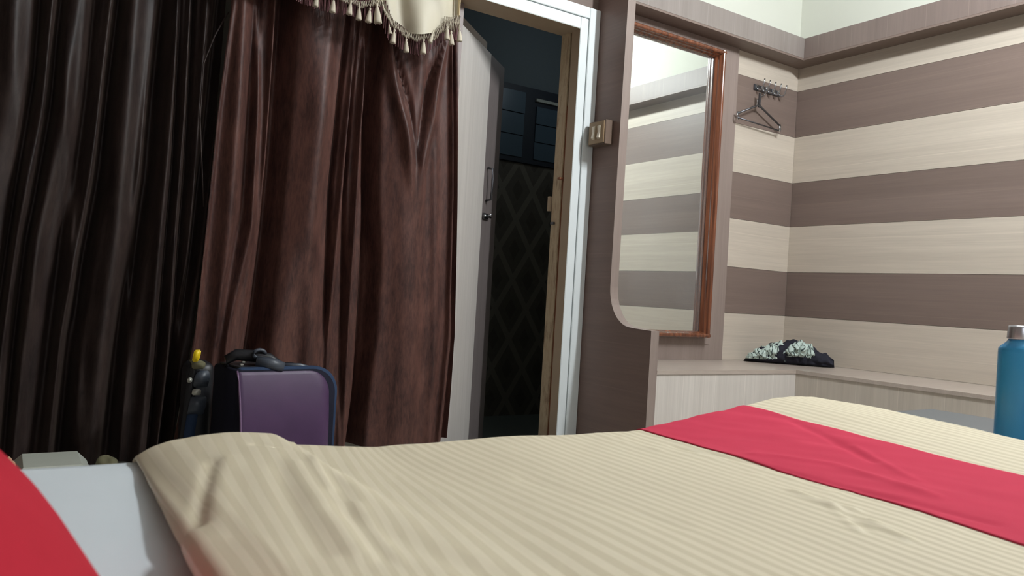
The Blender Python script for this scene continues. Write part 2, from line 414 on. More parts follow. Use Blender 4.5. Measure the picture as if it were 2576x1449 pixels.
tube('bolt_knob', [(split+.045, -.018, 1.14), (split+.045, -.04, 1.15)], .004, M['steel'], bolt)

# ------------------------------------------------------------------ bathroom beyond the door
BX0, BX1, BY0, BY1 = 1.35, 3.7, YB+.1, 4.6
tag(box('floor_bathroom', (BX0, BY0+.0, -.18), (BX1, BY1, -.12), M['bath_floor']), kind='structure')
tag(box('ceiling_bathroom', (BX0, BY0, 2.75), (BX1, BY1+.1, 2.8), M['bath_plaster']), kind='structure')
tag(box('wall_bathroom_left', (BX0-.06, BY0, -.18), (BX0, BY1+.06, 2.8), M['tiles']), kind='structure')
tag(box('wall_bathroom_right', (BX1, BY0, -.18), (BX1+.06, BY1+.06, 2.8), M['tiles']), kind='structure')
wbb = tag(box('wall_bathroom_back', (BX0, BY1, -.18), (BX1, BY1+.06, 2.75), M['bath_plaster']), kind='structure')
box('tile_cladding', (BX0, BY1-.012, -.12), (BX1, BY1-.0005, 1.66), M['tiles'], wbb)
win = tag(box('window_1', (2.55, BY1-.03, 1.665), (3.6, BY1-.0005, 2.2), M['blue_frame']), kind='structure')
for (a, b, z1) in ((2.60, 2.99, 2.16), (3.09, 3.55, 2.08)):
    for k in range(3):
        h = (z1-1.70)/3
        box('pane', (a, BY1-.038-.004*k, 1.70+k*h), (b, BY1-.0295, 1.70+(k+1)*h-.006), M['blue_pane'], win)
box('rail', (3.08, BY1-.05, 2.11), (3.56, BY1-.031, 2.13), M['box'], win)

# ------------------------------------------------------------------ ledge along both walls
lg = empty('ledge', (3.48, 2.58, 0)); tag(lg, 'low pale laminate ledge running round the room corner under the striped walls', 'ledge')
LT = .428; BXI = 2.4875
bm = bmesh.new()
def slab(bm, a, b): addbox(bm, a, b)
slab(bm, (BXI, 2.575, LT-.018), (XR-.001, YB-.001, LT)); slab(bm, (3.475, .2, LT-.018), (XR-.001, 2.5749, LT))
rel(frombm('top', bm, M['ledge_top']), lg)
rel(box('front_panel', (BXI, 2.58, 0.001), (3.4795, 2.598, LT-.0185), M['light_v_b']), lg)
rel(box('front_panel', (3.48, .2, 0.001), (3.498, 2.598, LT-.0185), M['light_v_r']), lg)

# ------------------------------------------------------------------ side board with the curved cut-out
bd = empty('side_board', (2.44, YB, 0)); tag(bd, 'brown laminate side board with rounded cut-out between doorway and mirror', 'partition board')
prof = [(YB-.001, .001), (2.578, .001), (2.578, .606)]
cy, cz, rr = 2.70, .80, .185
prof += [(2.66, .607)]
for k in range(0, 11):
    a = -PI/2+k/10*PI/2
    prof.append((2.715+.163*math.cos(a)*1.0, .80+.19*math.sin(a)))
prof += [(2.876, 1.4), (2.868, 2.45), (YB-.001, 2.45)]
rel(prism('board', prof, 0, 2.4395, 2.4865, M['board']), bd)
# pale edge band along the front
bm = bmesh.new(); pp = prof[1:-1]
outer = []
for i, q in enumerate(pp):
    a = Vector(pp[max(i-1, 0)]); b = Vector(pp[min(i+1, len(pp)-1)]); t = (b-a).normalized(); nrm = Vector((-t.y, t.x))*1
    outer.append(Vector(q)+nrm*.0018)
for i in range(len(pp)-1):
    x0, x1 = 2.4385, 2.4875
    q = [(x0, *pp[i]), (x1, *pp[i]), (x1, *pp[i+1]), (x0, *pp[i+1])]
    o_ = [(x0, *outer[i]), (x1, *outer[i]), (x1, *outer[i+1]), (x0, *outer[i+1])]
    vq = [bm.verts.new(v) for v in q]; vo = [bm.verts.new(v) for v in o_]
    bm.faces.new(vo); bm.faces.new((vq[0], vq[3], vo[3], vo[0])); bm.faces.new((vq[1], vo[1], vo[2], vq[2]))
bmesh.ops.recalc_face_normals(bm, faces=bm.faces)
eb = rel(frombm('edge_band', bm, M['taupe_v']), bd); eb['label'] = 'paler taupe edge band of the board'

# ------------------------------------------------------------------ mirror in its laminate surround
ms = empty('mirror_surround', (2.95, YB, .43)); tag(ms, 'taupe laminate surround panel framing the tall mirror above the ledge', 'panel')
SX0, SX1, SZ0, SZ1, SY = BXI, 3.482, LT+.0005, CB-.0125, 3.085
IX1, IZ0, IZ1 = 3.318, .556, 2.170
rel(box('side_strip', (IX1, SY, SZ0), (SX1, YB-.0005, SZ1), M['taupe_v']), ms)
rel(box('bottom_rail', (SX0, SY, SZ0), (IX1-.0003, YB-.0005, IZ0), M['taupe_v']), ms)
rel(box('top_rail', (SX0, SY, IZ1), (IX1-.0003, YB-.0005, SZ1), M['taupe_v']), ms)
rel(box('raised_strip', (IX1+.001, SY-.004, IZ0-.04), (IX1+.045, SY-.0003, IZ1+.0), M['taupe_v']), ms)
rel(box('raised_strip', (SX0, SY-.004, IZ0-.04), (IX1+.0005, SY-.0003, IZ0-.001), M['taupe_v']), ms)
mr = empty('mirror', (2.9, SY, IZ0)); tag(mr, 'tall wall mirror in a glossy orange-brown wooden moulding', 'mirror')
rel(box('glass', (SX0+.002, 3.0905, IZ0+.002), (IX1-.002, 3.095, IZ1-.002), M['mirror']), mr)
# moulding of three rounded fillets stepping back to the glass
def mould(name, horizontal, pos, sgn, a, b):
    pts = []
    for (cx, cyy, r) in ((.011, 3.040, .011), (.020, 3.056, .009), (.026, 3.073, .009)):
        pass
    prof2 = []
    # (inset from outer edge, depth y)
    for k in range(9):
        t = k/8*PI; prof2.append((.011-.011*math.cos(t), 3.038-.010*math.sin(t)))
    for k in range(7):
        t = k/6*PI/1.3; prof2.append((.023+.004*math.sin(t)*1.2, 3.045+.020*k/6))
    prof2.append((.026, 3.066)); 
    for k in range(6):
        t = k/5*PI/2; prof2.append((.027+.006*math.sin(t), 3.070+.016*k/5))
    prof2 += [(.033, 3.0885), (0.0, 3.0885)]
    bm = bmesh.new(); R = []
    for end in (a, b):
        row = []
        for (ins, y) in prof2:
            v = (end, y, pos+sgn*ins) if horizontal else (pos+sgn*ins, y, end)
            row.append(bm.verts.new(v))
        R.append(row)
    n = len(prof2)
    for i in range(n): bm.faces.new((R[0][i], R[0][(i+1) % n], R[1][(i+1) % n], R[1][i]))
    bm.faces.new(R[0]); bm.faces.new(list(reversed(R[1])))
    bmesh.ops.recalc_face_normals(bm, faces=bm.faces)
    return rel(frombm(name, bm, M['wood'], None, False), mr)
mould('moulding', False, IX1-.0005, -1, IZ0+.001, IZ1-.001)
mould('moulding', True, IZ0+.0005, 1, SX0+.001, IX1-.001)
mould('moulding', True, IZ1-.0005, -1, SX0+.001, IX1-.001)
mould('moulding', False, SX0+.0005, 1, IZ0+.001, IZ1-.001)

# ------------------------------------------------------------------ switch box on the side board
sw = empty('switch_box', (2.44, 2.98, 1.55)); tag(sw, 'brown wooden switch box with two ivory rocker switches beside the doorway', 'switch')
SXF = 2.385
rel(box('back_box', (SXF+.006, 2.925, 1.49), (2.4388, 3.05, 1.608), plain('brown_switch_wood', srgb(104, 84, 70), .5, var=.2), bev=.002), sw)
rel(box('plate', (SXF, 2.93, 1.495), (SXF+.0055, 3.045, 1.603), plain('tan_switch_plate', srgb(156, 130, 98), .5, var=.2), bev=.0015), sw)
for yy in (2.962, 3.005):
    f = rel(box('switch_bezel', (SXF-.003, yy-.012, 1.515), (SXF-.0002, yy+.012, 1.583), plain('ivory_bezel', srgb(190, 176, 152), .4), bev=.001), sw)
    rk = prism('rocker', [(SXF-.0032, 1.52), (SXF-.011, 1.522), (SXF-.005, 1.549), (SXF-.009, 1.578), (SXF-.0032, 1.58)], 1, yy-.008, yy+.008, M['ivory'])
    rk.parent = f

# ------------------------------------------------------------------ hook rail and hanger
hk = empty('hook_rail', (3.78, YB, 2.04)); tag(hk, 'small metal wall rail with five chrome coat hooks near the corner', 'hook rail')
rel(box('bar', (3.635, YB-.007, 2.025), (3.87, YB-.0005, 2.06), M['dark_steel'], bev=.0015), hk)
hxs = [3.655, 3.705, 3.755, 3.805, 3.855]
for i, x in enumerate(hxs):
    t = tube('hook', [(x, YB-.007, 2.045), (x, YB-.03, 2.022), (x, YB-.045, 2.022), (x, YB-.056, 2.038), (x, YB-.062, 2.066), (x+.001, YB-.064, 2.083)], [.005, .005, .005, .0045, .004, .0045], M['steel'])
    rel(t, hk)
    b = box('rosette', (x-.011, YB-.0105, 2.032), (x+.011, YB-.0071, 2.058), M['steel'], bev=.001); rel(b, hk)
hg = empty('coat_hanger', (3.70, YB-.046, 2.02)); tag(hg, 'dark metal clothes hanger hung on the second hook of the rail', 'hanger')
HY = YB-.046
ap = onY(1910, 266, HY); le = onY(1856, 290, HY); ri = onY(1962, 322, HY); hookx = 3.705
hp = []
for k in range(0, 13):
    a = -0.3+k/12*(PI*1.15); hp.append((hookx+.014*math.cos(a), HY, 2.036+.014*math.sin(a)))
hp = [(ap.x, HY, ap.z), (ap.x+.003, HY, ap.z+.045), (hookx+.010, HY, 2.026)]+[(hookx+.014*math.cos(a), HY, 2.034+.014*math.sin(a)) for a in [0.0, .5, 1.0, 1.6, 2.2, 2.8, 3.3]]
rel(tube('hook', hp, .0035, M['steel']), hg)
rel(box('neck', (ap.x-.008, HY-.004, ap.z-.01), (ap.x+.008, HY+.004, ap.z+.075), M['dark_steel'], bev=.001), hg)
rel(tube('shoulder_bar', [(le.x, HY, le.z+.012), (ap.x-.02, HY, ap.z-.004), (ap.x, HY, ap.z+.004), (ap.x+.02, HY, ap.z-.008), (ri.x, HY, ri.z+.012)], .0055, M['dark_steel']), hg)
rel(tube('lower_bar', [(le.x, HY, le.z-.012), (ri.x, HY, ri.z-.018)], .0045, M['dark_steel']), hg)
for c in (le, ri):
    pts = [(c.x+.013*math.cos(a), HY+.006*math.cos(a), c.z-.001+.022*math.sin(a)) for a in [k/12*2*PI for k in range(13)]]
    rel(tube('end_ring', pts, .004, M['steel']), hg)
rel(tube('notch_hook', [(ap.x-.03, HY-.004, ap.z-.005), (ap.x-.03, HY-.010, ap.z+.02), (ap.x-.028, HY-.010, ap.z+.034)], .0035, M['steel']), hg)

# ------------------------------------------------------------------ clothes on the ledge
def lump(name, cx, cy, ang, half, prof, depth, mat, seed, amp=.012, uv=False, z0=LT+.001, roll=0):
    """heap of cloth: outline heights prof along its length, rounded across"""
    ca, sa = math.cos(ang), math.sin(ang)
    def H(s):
        for i in range(len(prof)-1):
            if prof[i][0] <= s <= prof[i+1][0]:
                t = (s-prof[i][0])/(prof[i+1][0]-prof[i][0]); t = t*t*(3-2*t)
                return prof[i][1]*(1-t)+prof[i+1][1]*t
        return 0
    def fn(u, v):
        s = -1+2*u; a = v*2*PI
        h = H(s); c, q = math.cos(a), math.sin(a)
        dd = depth*(max(.0, 1-abs(s)**3))**.5+.002
        ex = math.copysign(abs(c)**.75, c)*dd
        zz = h*.5+h*.5*math.copysign(abs(q)**.7, q)
        k = amp*min(1, h/.05)
        n = nz(s*5+seed, c*1.6, q*1.6)*k+nz(s*13+seed, c*3, q*3+seed)*k*.6
        ex += n*1.0; zz = max(0, zz+n*(q > 0)*1.0)
        lx = s*half+nz(s*7, q*3, seed)*k
        return (cx+lx*ca-ex*sa, cy+lx*sa+ex*ca, z0+zz)
    return gridmesh(name, 90, 48, fn, mat, None, (lambda u, v: (u, v)) if uv else None)
P0 = Vector((3.72, 2.99)); P1 = Vector((3.955, 2.72)); mid = (P0+P1)/2; an = math.atan2(P1.y-P0.y, P1.x-P0.x)
bg = lump('black_garment', 3.790, 2.866, an, .248, [(-1, .0), (-.9, .03), (-.6, .085), (-.2, .125), (.1, .135), (.4, .12), (.75, .075), (.95, .05), (1, .0)], .075, M['black_cloth'], 3.1)
tag(bg, 'crumpled black garment heaped on the ledge in the corner', 'clothes')
ca, sa = math.cos(an), math.sin(an)
def at_heap(s_, off): return 3.808+s_*ca+off*sa, 2.845+s_*sa-off*ca
x_, y_ = at_heap(.022, .042)
g1 = lump('striped_garment', x_, y_, an, .092, [(-1, .03), (-.7, .055), (-.3, .085), (.2, .09), (.7, .07), (1, .02)], .048, M['mint'], .7, .019, True, LT+.045)
x_, y_ = at_heap(-.145, .034)
g2 = lump('striped_garment', x_, y_, an+.05, .118, [(-1, .01), (-.7, .035), (-.3, .06), (.2, .09), (.6, .11), (1, .06)], .045, M['mint'], 5.3, .018, True, LT+.018)
tag(g1, 'mint garment with black pinstripes, ruffled, at the middle of the black heap', 'clothes')
tag(g2, 'pale mint crumpled cloth at the left end of the black heap', 'clothes')

# ------------------------------------------------------------------ curtains
def poly_at(rows, pyv):
    for i in range(len(rows)-1):
        if rows[i][1] <= pyv <= rows[i+1][1] or i == len(rows)-2:
            t = (pyv-rows[i][1])/(rows[i+1][1]-rows[i][1]); return rows[i][0]*(1-t)+rows[i+1][0]*t
CY = 2.965
def to_world(rows): return [(onY(px, py, CY).z, onY(px, py, CY).x) for px, py in rows]
def xz(rows, z):
    r = rows
    if z >= r[0][0]: i = 0
    else:
        i = 0
        while i < len(r)-2 and z < r[i+1][0]: i += 1
    t = (z-r[i][0])/(r[i+1][0]-r[i][0]); 
    return r[i][1]*(1-t)+r[i+1][1]*t
def curtain(name, left, right, folds, ztop, hem, mat, yoff, nu, nv, seed):
    Lw, Rw = to_world(left), to_world(right)
    F = [(to_world(f[0]), f[1], f[2], f[3] if len(f) > 3 else None) for f in folds]
    def fn(u, v):
        xb = u
        z = ztop+(0.0-ztop)*v
        z0 = hem(u); z = ztop+(z0-ztop)*v
        xl, xr = xz(Lw, z), xz(Rw, z); x = xl+(xr-xl)*u
        dpt = 0.
        for fr, w_, a_, rng in F:
            k = 1.
            if rng is not None: k = sstep(rng[0], rng[1], z)*(1-sstep(rng[2], rng[3], z))
            q = (x-xz(fr, z))/w_
            dpt += (.75 if a_ > 0 else 1.)*a_*k*math.exp(-abs(q)**(2.0 if a_ > 0 else 2.6))
        dpt += .004*nz(x*9+seed, z*.4)+.0012*nz(x*30+seed, z*.9)
        # gathers at the hem
        return (x, CY+yoff-dpt, z)
    return gridmesh(name, nu, nv, fn, mat)
def CV(p): return [(x/1.695, y/1.695) for x, y in p]
# left panel: each fold = polyline in the curtain plane, half width (m), depth (m)
LV = [
 ([(101, 0), (88, 177), (62, 330), (25, 580), (-20, 900), (-50, 1150)], .013, -.05), ([(154, 0), (133, 236), (97, 448), (70, 590), (35, 885), (10, 1150)], .015, -.055),
 ([(239, 0), (218, 236), (188, 442), (160, 590), (118, 885), (90, 1150)], .017, -.035), (CV([(512, 0), (470, 350), (432, 750), (360, 1100), (310, 1449), (260, 1900)]), .021, -.075),
 (CV([(705, 0), (670, 350), (640, 750), (580, 1100), (520, 1449), (470, 1900)]), .026, -.085), (CV([(772, 0), (757, 350), (745, 700), (728, 900)]), .008, -.03),
 (CV([(832, 0), (820, 300), (800, 700), (785, 900)]), .008, -.035), (CV([(935, 150), (900, 500), (862, 800), (828, 1100), (765, 1449), (700, 1900)]), .016, -.06)]
LF = LV+[
 ([(45, 0), (5, 330), (-45, 600), (-90, 1150)], .035, .030), ([(132, 0), (106, 290), (41, 580), (0, 900), (-10, 1150)], .016, .045),
 ([(195, 0), (160, 290), (99, 580), (50, 900), (30, 1150)], .026, .045), ([(286, 0), (250, 290), (205, 580), (150, 850), (120, 1150)], .014, .05),
 ([(340, 0), (318, 290), (292, 580), (255, 850), (225, 1150)], .034, .055), ([(400, 0), (369, 290), (345, 520), (300, 1150)], .013, .04),
 ([(453, 0), (430, 290), (403, 580), (380, 850), (350, 1150)], .017, .05), ([(478, 0), (463, 290), (440, 580), (425, 850), (395, 1150)], .010, .045),
 ([(522, 0), (500, 290), (480, 580), (455, 850), (430, 1150)], .012, .04),
 ([(80, 700), (95, 900), (100, 1150)], .03, .02), ([(190, 900), (200, 1150)], .02, .02), ([(150, 900), (130, 1150)], .015, .015)]
cl = curtain('curtain', [(-420, 0), (-520, 1160)], [(575, 0), (548, 300), (520, 600), (480, 900), (436, 1130)], LF, 2.42, lambda u: .062+.010*math.sin(u*17)+.006*math.sin(u*41), M['velvet_l'], .035, 520, 60, 1.)
tag(cl, 'dark brown velvet curtain panel hanging in deep folds at the far left', 'curtain')
RV = [
 (CV([(1050, 600), (1030, 900), (960, 1200), (930, 1449)]), .016, -.022), (CV([(1205, 0), (1180, 300), (1150, 700), (1120, 1000), (1060, 1449)]), .024, -.075),
 (CV([(1475, 100), (1440, 400), (1400, 800), (1380, 1300)]), .009, -.03), (CV([(1515, 100), (1490, 400), (1460, 800), (1450, 1449)]), .008, -.03),
 (CV([(1605, 60), (1580, 400), (1570, 800), (1580, 1100), (1560, 1449), (1500, 1900)]), .026, -.08), (CV([(1670, 190), (1735, 450), (1752, 620)]), .009, -.030, (1.1, 1.7, 2.6, 2.7)),
 (CV([(1890, 140), (1810, 380), (1772, 600)]), .011, -.030, (1.1, 1.7, 2.6, 2.7)), (CV([(1922, 150), (1930, 700), (1925, 1449), (1880, 1900)]), .010, -.03)]
RF = RV+[
 ([(577, 30), (544, 290), (515, 580), (487, 850), (440, 1120)], .010, .020), ([(604, 0), (588, 290), (565, 580), (545, 850), (520, 1120)], .030, .050),
 ([(640, 0), (640, 290), (625, 580), (560, 850), (550, 1120)], .012, .030), ([(682, 0), (670, 290), (652, 580), (630, 760), (615, 850)], .010, .045),
 ([(775, 0), (775, 290), (745, 580), (690, 850), (680, 1120)], .060, .060), ([(830, 0), (800, 290), (770, 580), (770, 850), (760, 1120)], .040, .040),
 ([(895, 60), (883, 164), (862, 330), (840, 580), (812, 850), (790, 1120)], .012, .034), ([(918, 47), (909, 164), (895, 330), (880, 580), (862, 850), (850, 1120)], .011, .045),
 ([(968, 95), (980, 210), (1003, 330), (1020, 480), (1000, 1120)], .020, .045, (1.0, 1.35, 2.6, 2.7)), ([(1120, 60), (1098, 150), (1075, 300), (1045, 430), (1040, 1120)], .022, .045, (.95, 1.3, 2.6, 2.7)),
 ([(1010, 200), (1010, 500), (1015, 850), (990, 1120)], .075, .055, (-.2, 0., 1.25, 1.7)), ([(1085, 400), (1085, 850), (1070, 1120)], .022, .020, (-.2, 0., 1.3, 1.6)),
 ([(1128, 60), (1128, 500), (1118, 850), (1090, 1120)], .010, .030), ([(1050, 120), (1042, 400)], .030, .030, (1.35, 1.7, 2.6, 2.7)),
 ([(920, 60), (925, 500), (905, 850), (895, 1120)], .020, -.045), ([(725, 0), (710, 290), (680, 600), (650, 850)], .022, -.03)]
def hem_r(u): return .072+.03*sstep(.93, 1., u)+.008*math.sin(u*12)
cr = curtain('curtain', [(576, 0), (573, 40), (542, 290), (513, 580), (487, 830), (455, 1000), (430, 1120)], [(1150, 0), (1148, 100), (1146, 500), (1141, 850), (1130, 980), (1119, 1100)], RF, 2.42, hem_r, M['velvet_r'], -.02, 420, 70, 5.)
tag(cr, 'reddish brown crushed velvet curtain panel between the left panel and the doorway', 'curtain')
for c in (cl, cr):
    c['group'] = 'velvet curtain panels'
# gap lap: narrow inner fold where the left panel turns back behind the right one
lapL = [(575, 30), (540, 90), (512, 160), (503, 300), (508, 420), (512, 520)]
pts = [onY(px, py, CY-.012) for px, py in lapL]
tp_ = tube('stitched_edge', pts, .0025, M['velvet_l'])
tp_.parent = cl
rod = tube('curtain_rod', [(-1.2, CY, 2.44), (1.63, CY, 2.44)], .014, M['dark_steel'])
tag(rod, 'dark metal curtain rod above the velvet curtains', 'curtain rod')

# ------------------------------------------------------------------ tasselled valance
VY = CY-.13
val = empty('valance', (1.2, VY, 2.3)); tag(val, 'cream swag valance with burgundy cord fringe and cream tassels over the curtain', 'valance')
def V(px, py, dy=0.): return onY(px, py, VY+dy)
# swag cloth: from above the frame down to its curved lower edge
low1 = [(960, -8), (968, 22), (985, 50), (1005, 66), (1030, 84), (1062, 86), (1092, 82), (1112, 64), (1128, 52), (1142, 46), (1152, 40)]
low1s = []
for i in range(41):
    t = i/40*(len(low1)-1); k = min(int(t), len(low1)-2); f = t-k
    low1s.append((low1[k][0]*(1-f)+low1[k+1][0]*f, low1[k][1]*(1-f)+low1[k+1][1]*f))
def swag(lows, seed, top=-190):
    n = len(lows)
    def fn(u, v):
        t = u*(n-1); k = min(int(t), n-2); f = t-k
        px = lows[k][0]*(1-f)+lows[k+1][0]*f; py = lows[k][1]*(1-f)+lows[k+1][1]*f
        xx = px+(px-1060)*.1*(1-v)
        yy = top+(py-top)*v
        fold = .016*math.sin(u*9+v*2.4+seed)+.010*math.sin(u*21-v*3+seed)+.02*math.exp(-((u-.55-.1*(1-v))/.16)**2)
        return V(xx, yy, -fold-.012)
    return gridmesh('swag', 90, 30, fn, M['swag'])
rel(swag(low1s, .6), val)
low0 = [(560, -60), (700, -30), (780, -22), (860, -18), (900, -6), (930, -4), (962, -14)]
rel(swag(low0, 2.2, -260), val)
# cream macrame edging, loops along the lower edge
bm = bmesh.new()
def edging(bm, lows, drop, a0=0, a1=None):
    n = len(lows)
    acc = 0; last = lows[0]
    step = 4.2
    pos = []
    for i in range(1, n):
        x0, y0_ = lows[i-1]; x1, y1 = lows[i]; dl = math.hypot(x1-x0, y1-y0_)
        while acc <= dl:
            f = acc/dl; pos.append((x0+(x1-x0)*f, y0_+(y1-y0_)*f)); acc += step
        acc -= dl
    for j, (x, y) in enumerate(pos):
        s = random.uniform(-1, 1)
        dr = drop*(.75+.45*abs(math.sin(j*.33)))
        addtube(bm, [V(x-2, y-3, -.036), V(x+s, y+dr*.45, -.042), V(x+2.5+s, y+dr, -.036), V(x+4+s, y+dr*.4, -.030), V(x+4, y-2, -.036)], .0013, 5)
edging(bm, low1, 17); edging(bm, [(850, -12), (880, -2), (905, 6), (935, 4), (964, -10)], 13); edging(bm, [(1120, 44), (1140, 46), (1156, 42)], 30); edging(bm, [(940, 0), (960, 0)], 16)
o = rel(frombm('macrame_edging', bm, M['cord'], None, True), val); o['kind'] = 'stuff'
# burgundy cord fringe
bm = bmesh.new()
def fringe(bm, tops, bots, step=4.4, dy=-.012):
    x = tops[0][0]
    while x < tops[-1][0]:
        def yat(rows):
            for i in range(len(rows)-1):
                if rows[i][0] <= x <= rows[i+1][0]:
                    f = (x-rows[i][0])/(rows[i+1][0]-rows[i][0]); return rows[i][1]*(1-f)+rows[i+1][1]*f
            return rows[-1][1]
        a, b = yat(tops), yat(bots)+random.uniform(-3, 3); s = random.uniform(-1.5, 1.5)
        addtube(bm, [V(x+.05*(b-a), a, dy), V(x+s, (a+b)/2, dy-.003), V(x-.03*(b-a)+s, b, dy)], .0021, 5)
        x += step*random.uniform(.85, 1.15)
fringe(bm, [(748, -30), (964, -15)], [(748, 4), (790, 20), (840, 32), (900, 42), (935, 58), (964, 62)])
fringe(bm, [(962, -10), (985, 48), (1030, 82), (1092, 82), (1128, 50), (1156, 40)], [(962, 62), (978, 100), (1000, 118), (1035, 138), (1070, 138), (1095, 118), (1120, 104), (1156, 100)])
o = rel(frombm('cord_fringe', bm, M['fringe'], None, True), val); o['kind'] = 'stuff'
# tassels: knot and flared skirt of threads
def tassel_mesh():
    bm = bmesh.new()
    seg = 14
    pr = [(.0, 0), (.0035, -.001), (.0042, -.005), (.0028, -.009), (.0048, -.014), (.0075, -.028), (.0100, -.044), (.0105, -.050), (.006, -.051), (0., -.048)]
    rings = []
    for (r, z) in pr:
        rings.append([bm.verts.new((r*(1+.09*(k % 2)*(z < -.012))*math.cos(2*PI*k/seg), r*(1+.09*(k % 2))*math.sin(2*PI*k/seg), z-.002*(k % 2)*(z < -.04))) for k in range(seg)])
    for i in range(len(rings)-1):
        for k in range(seg): bm.faces.new((rings[i][k], rings[i+1][k], rings[i+1][(k+1) % seg], rings[i][(k+1) % seg]))
    addtube(bm, [(0, 0, 0), (0, 0, .016)], .0013, 5)
    bmesh.ops.remove_doubles(bm, verts=bm.verts, dist=1e-6)
    me = bpy.data.meshes.new('tassel'); bm.to_mesh(me); bm.free(); me.materials.append(M['cord'])
    for p in me.polygons: p.use_smooth = True
    return me
tm = tassel_mesh()
for (px, a, b, lean) in ((797, -16, 18, -4), (838, -6, 32, -2), (881, 2, 38, -3), (902, 14, 50, 0), (929, 20, 57, -3), (946, 8, 57, 4), (977, 62, 84, 6), (991, 74, 110, -4), (1020, 97, 131, 2), (1064, 98, 135, 0), (1087, 82, 110, -9), (1124, 66, 100, 0), (1133, 78, 112, 3), (1154, 70, 104, 2)):
    A = V(px+2, a, -.045); B = V(px+2-lean*.3, b, -.045)
    o = bpy.data.objects.new('tassel', tm); COL.objects.link(o); o.location = A
    o.scale = Vector((1, 1, 1))*((A-B).length/.051); o.rotation_euler = (0, math.radians(-lean*1.6), 0)
    rel(o, val)
# pale gold selvedge of the swag beside the doorway
rel(box('selvedge', (V(1151, 40).x-.004, VY-.02, V(1150, 45).z), (V(1151, 40).x, VY-.005, 2.45), M['beige']), val)

# ------------------------------------------------------------------ bed
bed = empty('bed', (.2, 0, 0)); tag(bed, 'wide bed with a white sheet stretched over its mattress', 'bed')
MX0, MX1, MY0, MY1, MZ = -1.15, 1.55, -1.0, 1.118, .484
rel(box('base', (MX0, MY0+.03, .001), (MX1-.02, MY1-.03, .27), M['dark_v']), bed)
def rbox(name, a, b, r, mat, seg=4):
    bm = bmesh.new(); addbox(bm, a, b); bmesh.ops.bevel(bm, geom=list(bm.edges), offset=r, segments=seg, affect='EDGES', profile=.5)
    return frombm(name, bm, mat, None, True)
def sheetfn(u, v):
    # sheet surface over the mattress with soft ripples, wrapped over the far edge
    x = MX0+(MX1-MX0)*u; s = v*(MY1-MY0+.25); R = .009
    z = MZ+.0016*nz(x*6, s*14)+.0011*nz(x*3, s*42)
    ye = MY1-MY0-R
    if s <= ye: return (x, MY0+s, z)
    a = (s-ye)/R
    if a < PI/2: return (x, MY0+ye+R*math.sin(a), z-R*(1-math.cos(a)))
    return (x, MY0+ye+R+.0015*nz(x*20, 3), z-R-(s-ye-R*PI/2))
rel(rbox('mattress', (MX0+.004, MY0+.004, .272), (MX1, MY1-.006, MZ-.008), .02, M['sheet']), bed)
rel(gridmesh('sheet', 260, 150, sheetfn, M['sheet']), bed)

# blanket
Tk = [(.10, .02), (.16, .07), (.36, .26), (.50, .08), (.62, .05), (.987, .14), (1.29, .10), (1.75, .10)]
def T(u):
    for i in range(len(Tk)-1):
        if u <= Tk[i+1][0]:
            t = (u-Tk[i][0])/(Tk[i+1][0]-Tk[i][0]); t = max(0, t); return Tk[i][1]*(1-t)+Tk[i+1][1]*t
    return Tk[-1][1]
FARP = [(.13, .492), (.156, .495), (.172, .505), (.195, .513), (.23, .518), (.266, .519), (.303, .517), (.331, .514), (.346, .506), (.36, .496), (.427, .490), (.49, .486), (.544, .487), (.666, .489), (.874, .487), (1.037, .489), (1.121, .498), (1.209, .509), (1.292, .519), (1.379, .534), (1.431, .541), (1.485, .543), (1.56, .541), (1.7, .538)]
def lin(tab, x):
    if x <= tab[0][0]: return tab[0][1]
    for i in range(len(tab)-1):
        if x <= tab[i+1][0]:
            t = (x-tab[i][0])/(tab[i+1][0]-tab[i][0]); return tab[i][1]*(1-t)+tab[i+1][1]*t
    return tab[-1][1]
NEARP = [(.13, .518), (.18, .526), (.25, .520), (.4, .502), (.7, .494), (.95, .495), (1.15, .502), (1.3, .512), (1.45, .521), (1.6, .524), (1.7, .522)]
VE, UE, BR = 1.098, 1.545, .032
def crease(x, y, pts, w_, h_):
    best = 9; 
    for i in range(len(pts)-1):
        ax, ay = pts[i]; bx, by = pts[i+1]; dx, dy = bx-ax, by-ay
        t = max(0, min(1, ((x-ax)*dx+(y-ay)*dy)/(dx*dx+dy*dy))); q = math.hypot(x-ax-dx*t, y-ay-dy*t); best = min(best, q)
    return h_*math.exp(-(best/w_)**2)
def plane(px, py): p = onZ(px, py, .505); return (p.x, p.y)
